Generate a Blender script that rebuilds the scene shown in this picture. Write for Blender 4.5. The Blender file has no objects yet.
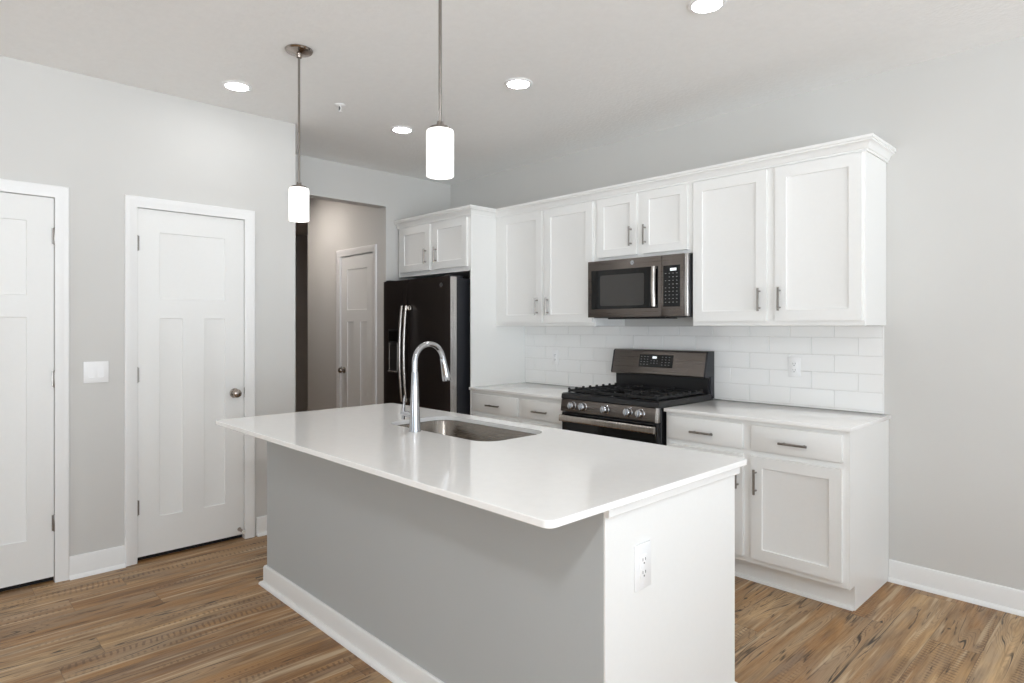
import bpy, bmesh, math, random
from mathutils import Vector, Matrix
random.seed(7)
sc = bpy.context.scene
COL = sc.collection
PI = math.pi

# ------------------------------------------------------------------ camera
cam_data = bpy.data.cameras.new('camera')
cam_data.sensor_width = 36.0
cam_data.lens = 36.0 * 627.75 / 1024
cam_data.shift_y = -(341.5 - 327.16) / 1024
cam_data.clip_start = 0.05
cam = bpy.data.objects.new('camera', cam_data)
cam.location = (4.12, -3.82, 1.365)
cam.rotation_euler = (PI / 2, 0, math.radians(46.07))
COL.objects.link(cam)
sc.camera = cam

# ------------------------------------------------------------------ world, daylight, exposure
world = bpy.data.worlds.new('daylight')
sc.world = world
world.use_nodes = True
bg = world.node_tree.nodes['Background']
_nt = world.node_tree             # overcast sky above the horizon, added bright lower half below it to lift the ceiling
_tc = _nt.nodes.new('ShaderNodeTexCoord'); _sp = _nt.nodes.new('ShaderNodeSeparateXYZ'); _rp = _nt.nodes.new('ShaderNodeValToRGB')
_ma = _nt.nodes.new('ShaderNodeMath'); _ma.operation = 'MULTIPLY_ADD'; _ma.inputs[1].default_value = 0.5; _ma.inputs[2].default_value = 0.5
_nt.links.new(_tc.outputs['Generated'], _sp.inputs[0]); _nt.links.new(_sp.outputs[2], _ma.inputs[0]); _nt.links.new(_ma.outputs[0], _rp.inputs[0])
_rp.color_ramp.elements[0].position = 0.47; _rp.color_ramp.elements[0].color = (0.85, 0.92, 0.99, 1)
_rp.color_ramp.elements[1].position = 0.52; _rp.color_ramp.elements[1].color = (0.26, 0.30, 0.34, 1)
_nt.links.new(_rp.outputs[0], bg.inputs['Color'])
bg.inputs['Strength'].default_value = 6.0
sc.view_settings.view_transform = 'Standard'
sc.view_settings.look = 'None'
sc.view_settings.gamma = 1.0
sc.view_settings.use_curve_mapping = False
sc.view_settings.exposure = 0.56
sc.cycles.use_denoising = True
sc.cycles.max_bounces = 12
sc.cycles.diffuse_bounces = 8
sc.cycles.glossy_bounces = 5
sc.cycles.transparent_max_bounces = 8
sc.cycles.caustics_reflective = False
sc.cycles.caustics_refractive = False
sc.cycles.sample_clamp_indirect = 6.0

H = 2.752                     # ceiling height
RX, RY = 6.9, -7.4            # far walls of the room (behind the camera)
WINR = [(-4.3, -1.2, 0.08, 2.35), (-6.9, -4.6, 0.08, 2.35)]     # openings in wall_right (y0, y1, z0, z1)
WINB = [(1.6, 2.5, 0.08, 2.1)]                                  # openings in wall_rear (x0, x1, z0, z1)

def portal(name, loc, rot, sx, sy):
    l = bpy.data.lights.new(name, 'AREA')
    l.shape = 'RECTANGLE'; l.size = sx; l.size_y = sy
    l.cycles.is_portal = True
    o = bpy.data.objects.new(name, l); o.location = loc; o.rotation_euler = rot
    COL.objects.link(o)
for (a, b, c, d) in WINR:
    portal('window_daylight', (RX + 0.05, (a + b) / 2, (c + d) / 2), (0, PI / 2, 0), d - c, b - a)
for (a, b, c, d) in WINB:
    portal('window_daylight', ((a + b) / 2, RY - 0.05, (c + d) / 2), (PI / 2, 0, 0), b - a, d - c)

# ------------------------------------------------------------------ materials
def new_mat(name):
    m = bpy.data.materials.new(name); m.use_nodes = True
    nt = m.node_tree; b = nt.nodes['Principled BSDF']
    return m, nt, b
def srgb(r, g, b):
    f = lambda c: ((c / 255) / 12.92) if c / 255 <= 0.04045 else (((c / 255) + 0.055) / 1.055) ** 2.4
    return (f(r), f(g), f(b), 1)
def nd(nt, typ, **kw):
    n = nt.nodes.new(typ)
    for k, v in kw.items():
        if k.startswith('i_'):
            n.inputs[k[2:].replace('_', ' ')].default_value = v
        else: setattr(n, k, v)
    return n
def mth(nt, op, a, b=None, c=None, clamp=False):
    n = nt.nodes.new('ShaderNodeMath'); n.operation = op; n.use_clamp = clamp
    for i, v in enumerate((a, b, c)):
        if v is None: continue
        if isinstance(v, (int, float)): n.inputs[i].default_value = v
        else: nt.links.new(v, n.inputs[i])
    return n.outputs[0]
def mixc(nt, fac, a, b, mode='MIX'):
    n = nt.nodes.new('ShaderNodeMix'); n.data_type = 'RGBA'; n.blend_type = mode
    if isinstance(fac, (int, float)): n.inputs[0].default_value = fac
    else: nt.links.new(fac, n.inputs[0])
    for i, v in ((6, a), (7, b)):
        if isinstance(v, tuple): n.inputs[i].default_value = v
        else: nt.links.new(v, n.inputs[i])
    return n.outputs[2]
def mapr(nt, v, a, b, c, d):
    n = nt.nodes.new('ShaderNodeMapRange'); nt.links.new(v, n.inputs[0])
    for i, x in enumerate((a, b, c, d)): n.inputs[i + 1].default_value = x
    return n.outputs[0]

def simple(name, col, rough=0.5, metal=0.0, noise=0.0, nscale=60, bump=0.0, bscale=200, spec=0.5, coat=0.0, bdist=0.002):
    m, nt, b = new_mat(name)
    b.inputs['Roughness'].default_value = rough
    b.inputs['Metallic'].default_value = metal
    b.inputs['Specular IOR Level'].default_value = spec
    b.inputs['Coat Weight'].default_value = coat
    tc = nd(nt, 'ShaderNodeTexCoord')
    n = nd(nt, 'ShaderNodeTexNoise', i_Scale=nscale, i_Detail=3.0)
    nt.links.new(tc.outputs['Object'], n.inputs['Vector'])
    v = mapr(nt, n.outputs[0], 0.3, 0.7, 1 - noise, 1 + noise)
    c = mixc(nt, 1.0, col, (1, 1, 1, 1), 'MULTIPLY')
    hs = nd(nt, 'ShaderNodeHueSaturation'); nt.links.new(c, hs.inputs['Color']); nt.links.new(v, hs.inputs['Value'])
    nt.links.new(hs.outputs[0], b.inputs['Base Color'])
    if bump:
        n2 = nd(nt, 'ShaderNodeTexNoise', i_Scale=bscale, i_Detail=4.0)
        nt.links.new(tc.outputs['Object'], n2.inputs['Vector'])
        bp_ = nd(nt, 'ShaderNodeBump', i_Strength=bump, i_Distance=bdist)
        nt.links.new(n2.outputs[0], bp_.inputs['Height']); nt.links.new(bp_.outputs[0], b.inputs['Normal'])
    return m

def brushed(name, col, rough, axis='z', metal=1.0, streak=0.06):
    m, nt, b = new_mat(name)
    b.inputs['Metallic'].default_value = metal
    tc = nd(nt, 'ShaderNodeTexCoord'); mp = nd(nt, 'ShaderNodeMapping')
    s = {'x': (3, 300, 300), 'z': (300, 300, 3), 'y': (300, 3, 300)}[axis]
    mp.inputs['Scale'].default_value = s
    nt.links.new(tc.outputs['Object'], mp.inputs[0])
    n = nd(nt, 'ShaderNodeTexNoise', i_Scale=1.0, i_Detail=2.0); nt.links.new(mp.outputs[0], n.inputs['Vector'])
    nt.links.new(mapr(nt, n.outputs[0], 0.3, 0.7, rough - 0.05, rough + 0.08), b.inputs['Roughness'])
    v = mapr(nt, n.outputs[0], 0.3, 0.7, 1 - streak, 1 + streak)
    hs = nd(nt, 'ShaderNodeHueSaturation'); hs.inputs['Color'].default_value = col; nt.links.new(v, hs.inputs['Value'])
    nt.links.new(hs.outputs[0], b.inputs['Base Color'])
    return m

def emit(name, col, strength):
    m, nt, b = new_mat(name)
    b.inputs['Base Color'].default_value = (0.9, 0.9, 0.9, 1)
    b.inputs['Emission Color'].default_value = col
    b.inputs['Emission Strength'].default_value = strength
    return m

M = {}
M['wall'] = simple('wall_paint', srgb(209, 208, 205), 0.75, noise=0.01, nscale=2, bump=0.15, bscale=350, spec=0.25)
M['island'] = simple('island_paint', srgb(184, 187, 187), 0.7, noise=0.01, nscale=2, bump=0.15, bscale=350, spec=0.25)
M['ceiling'] = simple('ceiling_paint', srgb(244, 244, 243), 0.9, noise=0.012, nscale=30, bump=0.8, bscale=48, spec=0.2, bdist=0.0035)
M['trim'] = simple('trim_paint', srgb(236, 236, 235), 0.38, noise=0.005, spec=0.4)
M['door'] = simple('door_paint', srgb(233, 233, 231), 0.42, noise=0.005, bump=0.04, bscale=90, spec=0.4)
M['cab'] = simple('cabinet_paint', srgb(238, 238, 236), 0.36, noise=0.005, spec=0.45)
M['plastic'] = simple('white_plastic', srgb(240, 240, 240), 0.3, noise=0.003)
M['slot'] = simple('dark_slot', srgb(95, 95, 95), 0.6)
M['gap'] = simple('dark_gap', srgb(22, 20, 20), 0.8)
M['quartz'] = simple('white_quartz', srgb(246, 245, 243), 0.09, noise=0.012, nscale=25, spec=0.55)
M['tile'] = simple('white_glazed_tile', srgb(240, 240, 239), 0.16, noise=0.004, nscale=3, spec=0.5)
M['grout'] = simple('grout', srgb(222, 221, 218), 0.9)
M['nickel'] = brushed('brushed_nickel', srgb(150, 145, 140), 0.26)
M['chrome'] = brushed('polished_steel', srgb(188, 189, 192), 0.13, streak=0.02)
M['steel'] = brushed('sink_steel', srgb(132, 126, 119), 0.24, 'x')
M['slate'] = brushed('slate_steel', srgb(118, 111, 106), 0.30, 'x', metal=0.85, streak=0.01)
M['slate_dark'] = brushed('dark_slate_steel', srgb(62, 56, 54), 0.34, 'z', metal=0.75, streak=0.03)
M['edge_steel'] = brushed('light_edge_and_glint', srgb(205, 202, 200), 0.24)  # pale steel; also carries the reflections painted on appliance edges
M['handle'] = brushed('appliance_handle', srgb(190, 184, 178), 0.22)
M['black'] = simple('black_enamel', srgb(26, 26, 28), 0.3, noise=0.02)
M['body'] = simple('grey_black_body', srgb(38, 39, 44), 0.45, noise=0.02)
M['iron'] = simple('cast_iron', srgb(28, 28, 29), 0.6, noise=0.05, bump=0.2, bscale=300)
M['glass'] = simple('black_glass', srgb(10, 10, 10), 0.05, spec=0.35)
M['window_mesh'] = simple('oven_window_glass', srgb(62, 60, 58), 0.10, spec=0.4)
M['key'] = simple('keypad_print', srgb(150, 150, 150), 0.5)
M['lit'] = emit('display_digits', (0.85, 0.95, 1, 1), 0.45)
M['opal'] = emit('opal_glass_lit', (1.0, 0.97, 0.93, 1), 0.9)
M['led'] = emit('recessed_lens_lit', (0.98, 0.99, 1.0, 1), 30.0)
M['lamp'] = emit('added_flash_lamp_lit', (0.92, 0.965, 1.0, 1), 74.0)  # glow of the added lamp that stands in for bounced flash
M['led_hall'] = emit('hall_lens_lit', (1.0, 0.90, 0.82, 1), 230.0)
M['dark_metal'] = brushed('dark_bronze_nickel', srgb(165, 155, 147), 0.14)
M['rubber'] = simple('white_rubber', srgb(225, 222, 215), 0.6)

def floor_material():
    m, nt, b = new_mat('rustic_wood_plank')
    L = nt.links
    tc = nd(nt, 'ShaderNodeTexCoord'); sx = nd(nt, 'ShaderNodeSeparateXYZ'); L.new(tc.outputs['Object'], sx.inputs[0])
    X, Y = sx.outputs[0], sx.outputs[1]
    W, LEN = 0.182, 1.22
    xs = mth(nt, 'DIVIDE', mth(nt, 'ADD', X, 0.05), W); colx = mth(nt, 'FLOOR', xs); fx = mth(nt, 'FRACT', xs)
    w1 = nd(nt, 'ShaderNodeTexWhiteNoise', noise_dimensions='1D'); L.new(colx, w1.inputs['W'])
    ys = mth(nt, 'ADD', mth(nt, 'DIVIDE', Y, LEN), mth(nt, 'MULTIPLY', w1.outputs[0], 3.0)); row = mth(nt, 'FLOOR', ys); fy = mth(nt, 'FRACT', ys)
    cb = nd(nt, 'ShaderNodeCombineXYZ'); L.new(colx, cb.inputs[0]); L.new(row, cb.inputs[1])
    w2 = nd(nt, 'ShaderNodeTexWhiteNoise', noise_dimensions='3D'); L.new(cb.outputs[0], w2.inputs['Vector'])
    rid = w2.outputs['Value']
    sp = nd(nt, 'ShaderNodeSeparateXYZ'); L.new(w2.outputs['Color'], sp.inputs[0])
    def coords(sxm, sym, off):
        c = nd(nt, 'ShaderNodeCombineXYZ')
        L.new(mth(nt, 'ADD', mth(nt, 'MULTIPLY', X, sxm), mth(nt, 'MULTIPLY', rid, off)), c.inputs[0])
        L.new(mth(nt, 'ADD', mth(nt, 'MULTIPLY', Y, sym), mth(nt, 'MULTIPLY', sp.outputs[1], off)), c.inputs[1])
        L.new(mth(nt, 'MULTIPLY', rid, 7.0), c.inputs[2])
        return c.outputs[0]
    def noise(v, scale, det=4.0, dist=0.0, rough=0.55):
        n = nd(nt, 'ShaderNodeTexNoise', i_Scale=scale, i_Detail=det, i_Distortion=dist, i_Roughness=rough); L.new(v, n.inputs['Vector']); return n.outputs[0]
    big = noise(coords(8, 0.9, 37), 1.0, 4.0, 0.1)
    grain = noise(coords(120, 3.2, 53), 1.0, 4.0, 0.3)
    fine = noise(coords(420, 9.0, 21), 1.0, 3.0)
    # base plank colour
    rp = nd(nt, 'ShaderNodeValToRGB'); cr = rp.color_ramp
    cr.elements[0].position = 0.0; cr.elements[0].color = srgb(110, 79, 51)
    cr.elements[1].position = 1.0; cr.elements[1].color = srgb(206, 172, 128)
    for p_, c_ in ((0.25, (144, 105, 66)), (0.45, (170, 127, 80)), (0.62, (160, 127, 91)), (0.8, (184, 147, 102))):
        e = cr.elements.new(p_); e.color = srgb(*c_)
    L.new(mth(nt, 'ADD', mth(nt, 'MULTIPLY', rid, 0.50), mth(nt, 'MULTIPLY', mth(nt, 'SUBTRACT', big, 0.32), 1.6), clamp=True), rp.inputs[0])
    col = rp.outputs[0]
    col = mixc(nt, mapr(nt, grain, 0.45, 0.66, 0.0, 0.42), col, srgb(112, 84, 60))
    col = mixc(nt, mapr(nt, fine, 0.50, 0.72, 0.0, 0.30), col, srgb(210, 184, 148))
    bl = noise(coords(22, 3.0, 61), 1.0, 4.0)
    col = mixc(nt, mapr(nt, bl, 0.48, 0.66, 0.0, 0.55), col, srgb(98, 72, 50))
    # broad greyish weathering patches
    gp = mapr(nt, noise(coords(14, 2.0, 83), 1.0, 3.0), 0.50, 0.68, 0.0, 0.45)
    col = mixc(nt, gp, col, srgb(150, 136, 120))
    # flame figure: nested lines around a wandering centre line, with a dark split along it
    cn = noise(coords(7.0, 0.50, 91), 1.0, 2.0, 0.0)
    sd = mth(nt, 'ABSOLUTE', mth(nt, 'SUBTRACT', cn, 0.5))
    wob = mth(nt, 'MULTIPLY', noise(coords(26, 2.5, 17), 1.0, 3.0), 1.1)
    fr = mth(nt, 'FRACT', mth(nt, 'ADD', mth(nt, 'MULTIPLY', sd, 60.0), wob))
    ln = mth(nt, 'SUBTRACT', 1.0, mth(nt, 'MULTIPLY', mth(nt, 'ABSOLUTE', mth(nt, 'SUBTRACT', fr, 0.5)), 5.5), clamp=True)
    fm = noise(coords(4, 0.7, 67), 1.0, 2.0)
    band = mth(nt, 'MULTIPLY', mapr(nt, sd, 0.05, 0.10, 1.0, 0.0), mapr(nt, fm, 0.44, 0.52, 0.0, 1.0))
    col = mixc(nt, mth(nt, 'MULTIPLY', band, 0.30), col, srgb(196, 172, 140))
    col = mixc(nt, mth(nt, 'MULTIPLY', mth(nt, 'MULTIPLY', ln, band), 0.55), col, srgb(84, 62, 46))
    cut = mapr(nt, noise(coords(20, 2.2, 29), 1.0, 3.0), 0.42, 0.50, 0.0, 1.0)
    core = mth(nt, 'MULTIPLY', mth(nt, 'MULTIPLY', mapr(nt, sd, 0.0025, 0.008, 1.0, 0.0), cut), mapr(nt, fm, 0.44, 0.50, 0.0, 1.0))
    # short dark splits and knots
    sn = noise(coords(24, 1.0, 113), 1.0, 3.0, 0.0)
    split = mth(nt, 'SUBTRACT', 1.0, mth(nt, 'DIVIDE', mth(nt, 'ABSOLUTE', mth(nt, 'SUBTRACT', sn, 0.5)), 0.02), clamp=True)
    smask = mapr(nt, noise(coords(10, 3.4, 29), 1.0, 3.0), 0.53, 0.57, 0.0, 1.0)
    split = mth(nt, 'MAXIMUM', mth(nt, 'MULTIPLY', split, smask), core)
    vn = nd(nt, 'ShaderNodeTexVoronoi', i_Scale=1.0); L.new(coords(7.0, 3.6, 19), vn.inputs['Vector'])
    knot = mapr(nt, mth(nt, 'ADD', vn.outputs['Distance'], mth(nt, 'MULTIPLY', fine, 0.10)), 0.085, 0.11, 1.0, 0.0)
    dark = mth(nt, 'MAXIMUM', mth(nt, 'MULTIPLY', split, 0.9), mth(nt, 'MULTIPLY', knot, 0.85))
    col = mixc(nt, dark, col, srgb(46, 36, 30))
    # pale worn streaks
    ps = mapr(nt, noise(coords(34, 1.4, 71), 1.0, 3.0), 0.57, 0.66, 0.0, 0.55)
    col = mixc(nt, ps, col, srgb(212, 190, 158))
    # rough saw marks across some planks
    wv = nd(nt, 'ShaderNodeTexWave', wave_type='BANDS', bands_direction='Y', i_Scale=13.0, i_Distortion=4.0, i_Detail=3.0)
    cw = nd(nt, 'ShaderNodeCombineXYZ'); L.new(mth(nt, 'MULTIPLY', X, 1.0), cw.inputs[0]); L.new(mth(nt, 'ADD', Y, mth(nt, 'MULTIPLY', fx, 0.03)), cw.inputs[1])
    L.new(cw.outputs[0], wv.inputs['Vector'])
    wmask = mapr(nt, mth(nt, 'ADD', noise(coords(22, 0.8, 45), 1.0, 3.0), mth(nt, 'MULTIPLY', sp.outputs[2], 0.16)), 0.62, 0.70, 0.0, 0.50)
    col = mixc(nt, mth(nt, 'MULTIPLY', mapr(nt, wv.outputs['Fac'], 0.5, 0.85, 0.0, 1.0), wmask), col, srgb(84, 62, 46))
    # plank seams
    ex = mth(nt, 'MULTIPLY', mth(nt, 'MINIMUM', fx, mth(nt, 'SUBTRACT', 1.0, fx)), W)
    ey = mth(nt, 'MULTIPLY', mth(nt, 'MINIMUM', fy, mth(nt, 'SUBTRACT', 1.0, fy)), LEN)
    seam = mapr(nt, mth(nt, 'MINIMUM', ex, ey), 0.0008, 0.002, 1.0, 0.0)
    col = mixc(nt, mth(nt, 'MULTIPLY', seam, 0.4), col, srgb(70, 54, 42))
    L.new(col, b.inputs['Base Color'])
    L.new(mapr(nt, grain, 0.3, 0.7, 0.42, 0.56), b.inputs['Roughness'])
    b.inputs['Specular IOR Level'].default_value = 0.4
    hgt = mth(nt, 'SUBTRACT', mth(nt, 'MULTIPLY', grain, 0.4), mth(nt, 'ADD', dark, seam))
    bpn = nd(nt, 'ShaderNodeBump', i_Strength=0.35, i_Distance=0.002); L.new(hgt, bpn.inputs['Height']); L.new(bpn.outputs[0], b.inputs['Normal'])
    return m
M['floor'] = floor_material()

# ------------------------------------------------------------------ mesh helpers
def origin_of(o):
    v = Vector((0, 0, 0))
    while o is not None:
        v += o.location; o = o.parent
    return v

def obj(name, bm, mat, parent=None, loc=None, label=None):
    """one mesh object from a bmesh given in world coordinates"""
    off = origin_of(parent) if parent else Vector(loc or (0, 0, 0))
    if off.length: bmesh.ops.translate(bm, vec=-off, verts=bm.verts)
    me = bpy.data.meshes.new(name)
    bm.normal_update(); bm.to_mesh(me); bm.free()
    mats = mat if isinstance(mat, (list, tuple)) else [mat]
    for mm in mats: me.materials.append(M[mm])
    me.shade_smooth(); me.set_sharp_from_angle(angle=math.radians(32))
    o = bpy.data.objects.new(name, me); COL.objects.link(o)
    if parent: o.parent = parent
    elif loc: o.location = loc
    if label: o['label'] = label
    return o
def tag(o, label, cat, group=None):
    o['label'] = label; o['category'] = cat
    if group: o['group'] = group
    return o
def thing(name, label, cat, loc, group=None):
    o = bpy.data.objects.new(name, None); o.location = loc; o.empty_display_size = 0.1
    COL.objects.link(o)
    return tag(o, label, cat, group)
def structure(name, bm, mat, parent=None):
    o = obj(name, bm, mat, parent)
    if parent is None: o['kind'] = 'structure'
    return o
def BM(): return bmesh.new()
def box(bm, x0, x1, y0, y1, z0, z1, bev=0.0, seg=1, mi=0):
    vs = [bm.verts.new((x, y, z)) for x in (x0, x1) for y in (y0, y1) for z in (z0, z1)]
    idx = [(0, 1, 3, 2), (4, 6, 7, 5), (0, 4, 5, 1), (2, 3, 7, 6), (0, 2, 6, 4), (1, 5, 7, 3)]
    fs = [bm.faces.new([vs[i] for i in f]) for f in idx]
    for f in fs: f.material_index = mi
    bmesh.ops.recalc_face_normals(bm, faces=fs)
    if bev > 0:
        es = list({e for f in fs for e in f.edges})
        bmesh.ops.bevel(bm, geom=es, offset=bev, segments=seg, profile=0.5, affect='EDGES')
    return vs
def B(*a, **k):
    bm = BM(); box(bm, *a, **k); return bm
def prism(bm, pts, axis, a, b, bev=0.0, seg=2, mi=0):
    """closed 2-D outline extruded along an axis; pts are the two other coordinates in order"""
    def P(p, t): return {'x': (t, p[0], p[1]), 'y': (p[0], t, p[1]), 'z': (p[0], p[1], t)}[axis]
    va = [bm.verts.new(P(p, a)) for p in pts]; vb = [bm.verts.new(P(p, b)) for p in pts]
    n = len(pts); fs = [bm.faces.new(va), bm.faces.new(vb[::-1])]
    for i in range(n): fs.append(bm.faces.new((va[i], vb[i], vb[(i + 1) % n], va[(i + 1) % n])))
    for f in fs: f.material_index = mi
    bmesh.ops.recalc_face_normals(bm, faces=fs)
    if bev > 0:
        es = list({e for f in fs for e in f.edges})
        bmesh.ops.bevel(bm, geom=es, offset=bev, segments=seg, profile=0.5, affect='EDGES')
def frame_of(d):
    d = Vector(d).normalized(); up = Vector((0, 0, 1)) if abs(d.z) < 0.9 else Vector((1, 0, 0))
    u = d.cross(up).normalized(); return u, d.cross(u).normalized()
def tube(bm, path, radii, n=12, cap=True, sq=1.0):
    """round tube along a path; radii one number or one per point"""
    path = [Vector(p) for p in path]
    if isinstance(radii, (int, float)): radii = [radii] * len(path)
    rings = []; u = None
    for i, p in enumerate(path):
        d = (path[min(i + 1, len(path) - 1)] - path[max(i - 1, 0)]).normalized()
        if u is None: u, v = frame_of(d)
        else:
            u = (u - d * u.dot(d)).normalized(); v = d.cross(u).normalized()
        rings.append([bm.verts.new(p + (u * math.cos(2 * PI * k / n) + v * math.sin(2 * PI * k / n) * sq) * radii[i]) for k in range(n)])
    fs = []
    for a, b in zip(rings, rings[1:]):
        for k in range(n): fs.append(bm.faces.new((a[k], a[(k + 1) % n], b[(k + 1) % n], b[k])))
    if cap: fs += [bm.faces.new(rings[0][::-1]), bm.faces.new(rings[-1])]
    bmesh.ops.recalc_face_normals(bm, faces=fs)
def lathe(bm, prof, c, axis='z', n=32, mi=0):
    """profile of (radius, height) turned about an axis through c"""
    c = Vector(c); rings = []
    for r, h in prof:
        ring = []
        for k in range(n if r > 1e-6 else 1):
            a = 2 * PI * k / n; q = (r * math.cos(a), r * math.sin(a), h)
            q = {'z': (q[0], q[1], q[2]), 'x': (q[2], q[0], q[1]), 'y': (q[0], q[2], q[1])}[axis]
            ring.append(bm.verts.new(c + Vector(q)))
        rings.append(ring)
    fs = []
    for a, b in zip(rings, rings[1:]):
        for k in range(n):
            k2 = (k + 1) % n
            if len(a) == 1 and len(b) == 1: break
            if len(a) == 1: fs.append(bm.faces.new((a[0], b[k2], b[k])))
            elif len(b) == 1: fs.append(bm.faces.new((a[k], a[k2], b[0])))
            else: fs.append(bm.faces.new((a[k], a[k2], b[k2], b[k])))
    for f in fs: f.material_index = mi
    bmesh.ops.recalc_face_normals(bm, faces=fs)
def sweep(bm, prof, path):
    """moulding: (out, z) profile mitred along a level path; outwards is to the right of travel"""
    P = [Vector((p[0], p[1])) for p in path]; rings = []
    for i, p in enumerate(P):
        ds = []
        if i > 0: ds.append((P[i] - P[i - 1]).normalized())
        if i < len(P) - 1: ds.append((P[i + 1] - P[i]).normalized())
        ns = [Vector((d.y, -d.x)) for d in ds]
        n = ns[0] if len(ns) == 1 else (ns[0] + ns[1]) / (1 + ns[0].dot(ns[1]))
        rings.append([bm.verts.new((p.x + n.x * o, p.y + n.y * o, z)) for o, z in prof])
    m = len(prof); fs = []
    for a, b in zip(rings, rings[1:]):
        for k in range(m): fs.append(bm.faces.new((a[k], a[(k + 1) % m], b[(k + 1) % m], b[k])))
    fs += [bm.faces.new(rings[0]), bm.faces.new(rings[-1][::-1])]
    bmesh.ops.recalc_face_normals(bm, faces=fs)
def bridge(bm, loops):
    fs = []
    for a, b in zip(loops, loops[1:]):
        n = len(a)
        for k in range(n): fs.append(bm.faces.new((a[k], a[(k + 1) % n], b[(k + 1) % n], b[k])))
    return fs
def xform(bm, mat): bmesh.ops.transform(bm, matrix=mat, verts=bm.verts)
def rrect(x0, x1, y0, y1, r, n=8):
    pts = []
    for cx, cy, a0 in ((x1 - r, y1 - r, 0), (x0 + r, y1 - r, 90), (x0 + r, y0 + r, 180), (x1 - r, y0 + r, 270)):
        for k in range(n + 1):
            a = math.radians(a0 + 90 * k / n); pts.append((cx + r * math.cos(a), cy + r * math.sin(a)))
    return pts

# slab with sunken rectangular panels: lies in local XZ, front towards -Y
def panelled(bm, x0, x1, z0, z1, yf, thick, holes, depth=0.008, slope=0.008):
    xs = sorted({x0, x1} | {h[0] for h in holes} | {h[1] for h in holes})
    zs = sorted({z0, z1} | {h[2] for h in holes} | {h[3] for h in holes})
    V = {}
    def v(x, y, z):
        k = (round(x, 5), round(y, 5), round(z, 5))
        if k not in V: V[k] = bm.verts.new((x, y, z))
        return V[k]
    fs = []
    for a, b in zip(xs, xs[1:]):
        for c, d in zip(zs, zs[1:]):
            mx, mz = (a + b) / 2, (c + d) / 2
            if any(h[0] < mx < h[1] and h[2] < mz < h[3] for h in holes): continue
            fs.append(bm.faces.new((v(a, yf, c), v(b, yf, c), v(b, yf, d), v(a, yf, d))))
    for h in holes:
        o = [v(h[0], yf, h[2]), v(h[1], yf, h[2]), v(h[1], yf, h[3]), v(h[0], yf, h[3])]
        # outline points on the grid lines so the seams stay closed
        s = slope * 0.35; t = slope
        m = [v(h[0] + s, yf + depth * 0.8, h[2] + s), v(h[1] - s, yf + depth * 0.8, h[2] + s), v(h[1] - s, yf + depth * 0.8, h[3] - s), v(h[0] + s, yf + depth * 0.8, h[3] - s)]
        i = [v(h[0] + t, yf + depth, h[2] + t), v(h[1] - t, yf + depth, h[2] + t), v(h[1] - t, yf + depth, h[3] - t), v(h[0] + t, yf + depth, h[3] - t)]
        for A_, B_ in ((o, m), (m, i)):
            for k in range(4): fs.append(bm.faces.new((A_[k], A_[(k + 1) % 4], B_[(k + 1) % 4], B_[k])))
        fs.append(bm.faces.new(i))
    # sides and back
    e = 0.0
    q = [v(x0, yf, z0), v(x1, yf, z0), v(x1, yf, z1), v(x0, yf, z1)]
    yb = yf + thick
    w = [v(x0, yb, z0), v(x1, yb, z0), v(x1, yb, z1), v(x0, yb, z1)]
    for k in range(4): fs.append(bm.faces.new((q[k], w[k], w[(k + 1) % 4], q[(k + 1) % 4])))
    fs.append(bm.faces.new(w))
    return fs

def shaker(bm, x0, x1, z0, z1, yf, rail=0.06, thick=0.02):
    b2 = 0.002
    panelled(bm, x0, x1, z0, z1, yf, thick, [(x0 + rail, x1 - rail, z0 + rail, z1 - rail)], 0.008, 0.007)

def bar_pull(bm, p, length, vert=True, r=0.0062, stand=0.028, out=(0, -1, 0)):
    p = Vector(p); out = Vector(out); ax = Vector((0, 0, 1)) if vert else Vector((1, 0, 0))
    c = p + out * stand
    tube(bm, [c - ax * length / 2, c + ax * length / 2], r, 10)
    for s in (-1, 1):
        q = p + ax * s * length * 0.36
        tube(bm, [q, q + out * stand], r * 0.8, 8)

def wall_with_holes(bm, axis, a0, a1, t0, t1, z0, z1, holes):
    """wall slab running along an axis from a0 to a1, thickness t0..t1, holes as (a, b, z, z)"""
    as_ = sorted({a0, a1} | {h[0] for h in holes} | {h[1] for h in holes}); zs = sorted({z0, z1} | {h[2] for h in holes} | {h[3] for h in holes})
    cells = {}
    for i in range(len(as_) - 1):
        for j in range(len(zs) - 1):
            ma, mz = (as_[i] + as_[i + 1]) / 2, (zs[j] + zs[j + 1]) / 2
            cells[i, j] = not any(h[0] < ma < h[1] and h[2] < mz < h[3] for h in holes)
    V = {}
    def v(a, t, z):
        k = (round(a, 5), t, round(z, 5))
        if k not in V: V[k] = bm.verts.new((a, t, z) if axis == 'x' else (t, a, z))
        return V[k]
    for (i, j), on in cells.items():
        if not on: continue
        a, b, c, d = as_[i], as_[i + 1], zs[j], zs[j + 1]
        for t in (t0, t1): bm.faces.new((v(a, t, c), v(b, t, c), v(b, t, d), v(a, t, d)))
        for di, dj, e in ((-1, 0, (a, a, c, d)), (1, 0, (b, b, c, d)), (0, -1, (a, b, c, c)), (0, 1, (a, b, d, d))):
            if not cells.get((i + di, j + dj), False):
                if di: bm.faces.new((v(e[0], t0, c), v(e[0], t1, c), v(e[0], t1, d), v(e[0], t0, d)))
                else: bm.faces.new((v(a, t0, e[2]), v(b, t0, e[2]), v(b, t1, e[2]), v(a, t1, e[2])))
    bmesh.ops.recalc_face_normals(bm, faces=bm.faces)

# ------------------------------------------------------------------ room shell
structure('floor', B(-5.0, RX + 0.15, RY - 0.15, 3.0, -0.12, 0.0), 'floor')
structure('ceiling', B(-5.0, RX + 0.15, RY - 0.15, 3.0, H, H + 0.15), 'ceiling')

DOOR_TOP = 2.058
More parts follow.
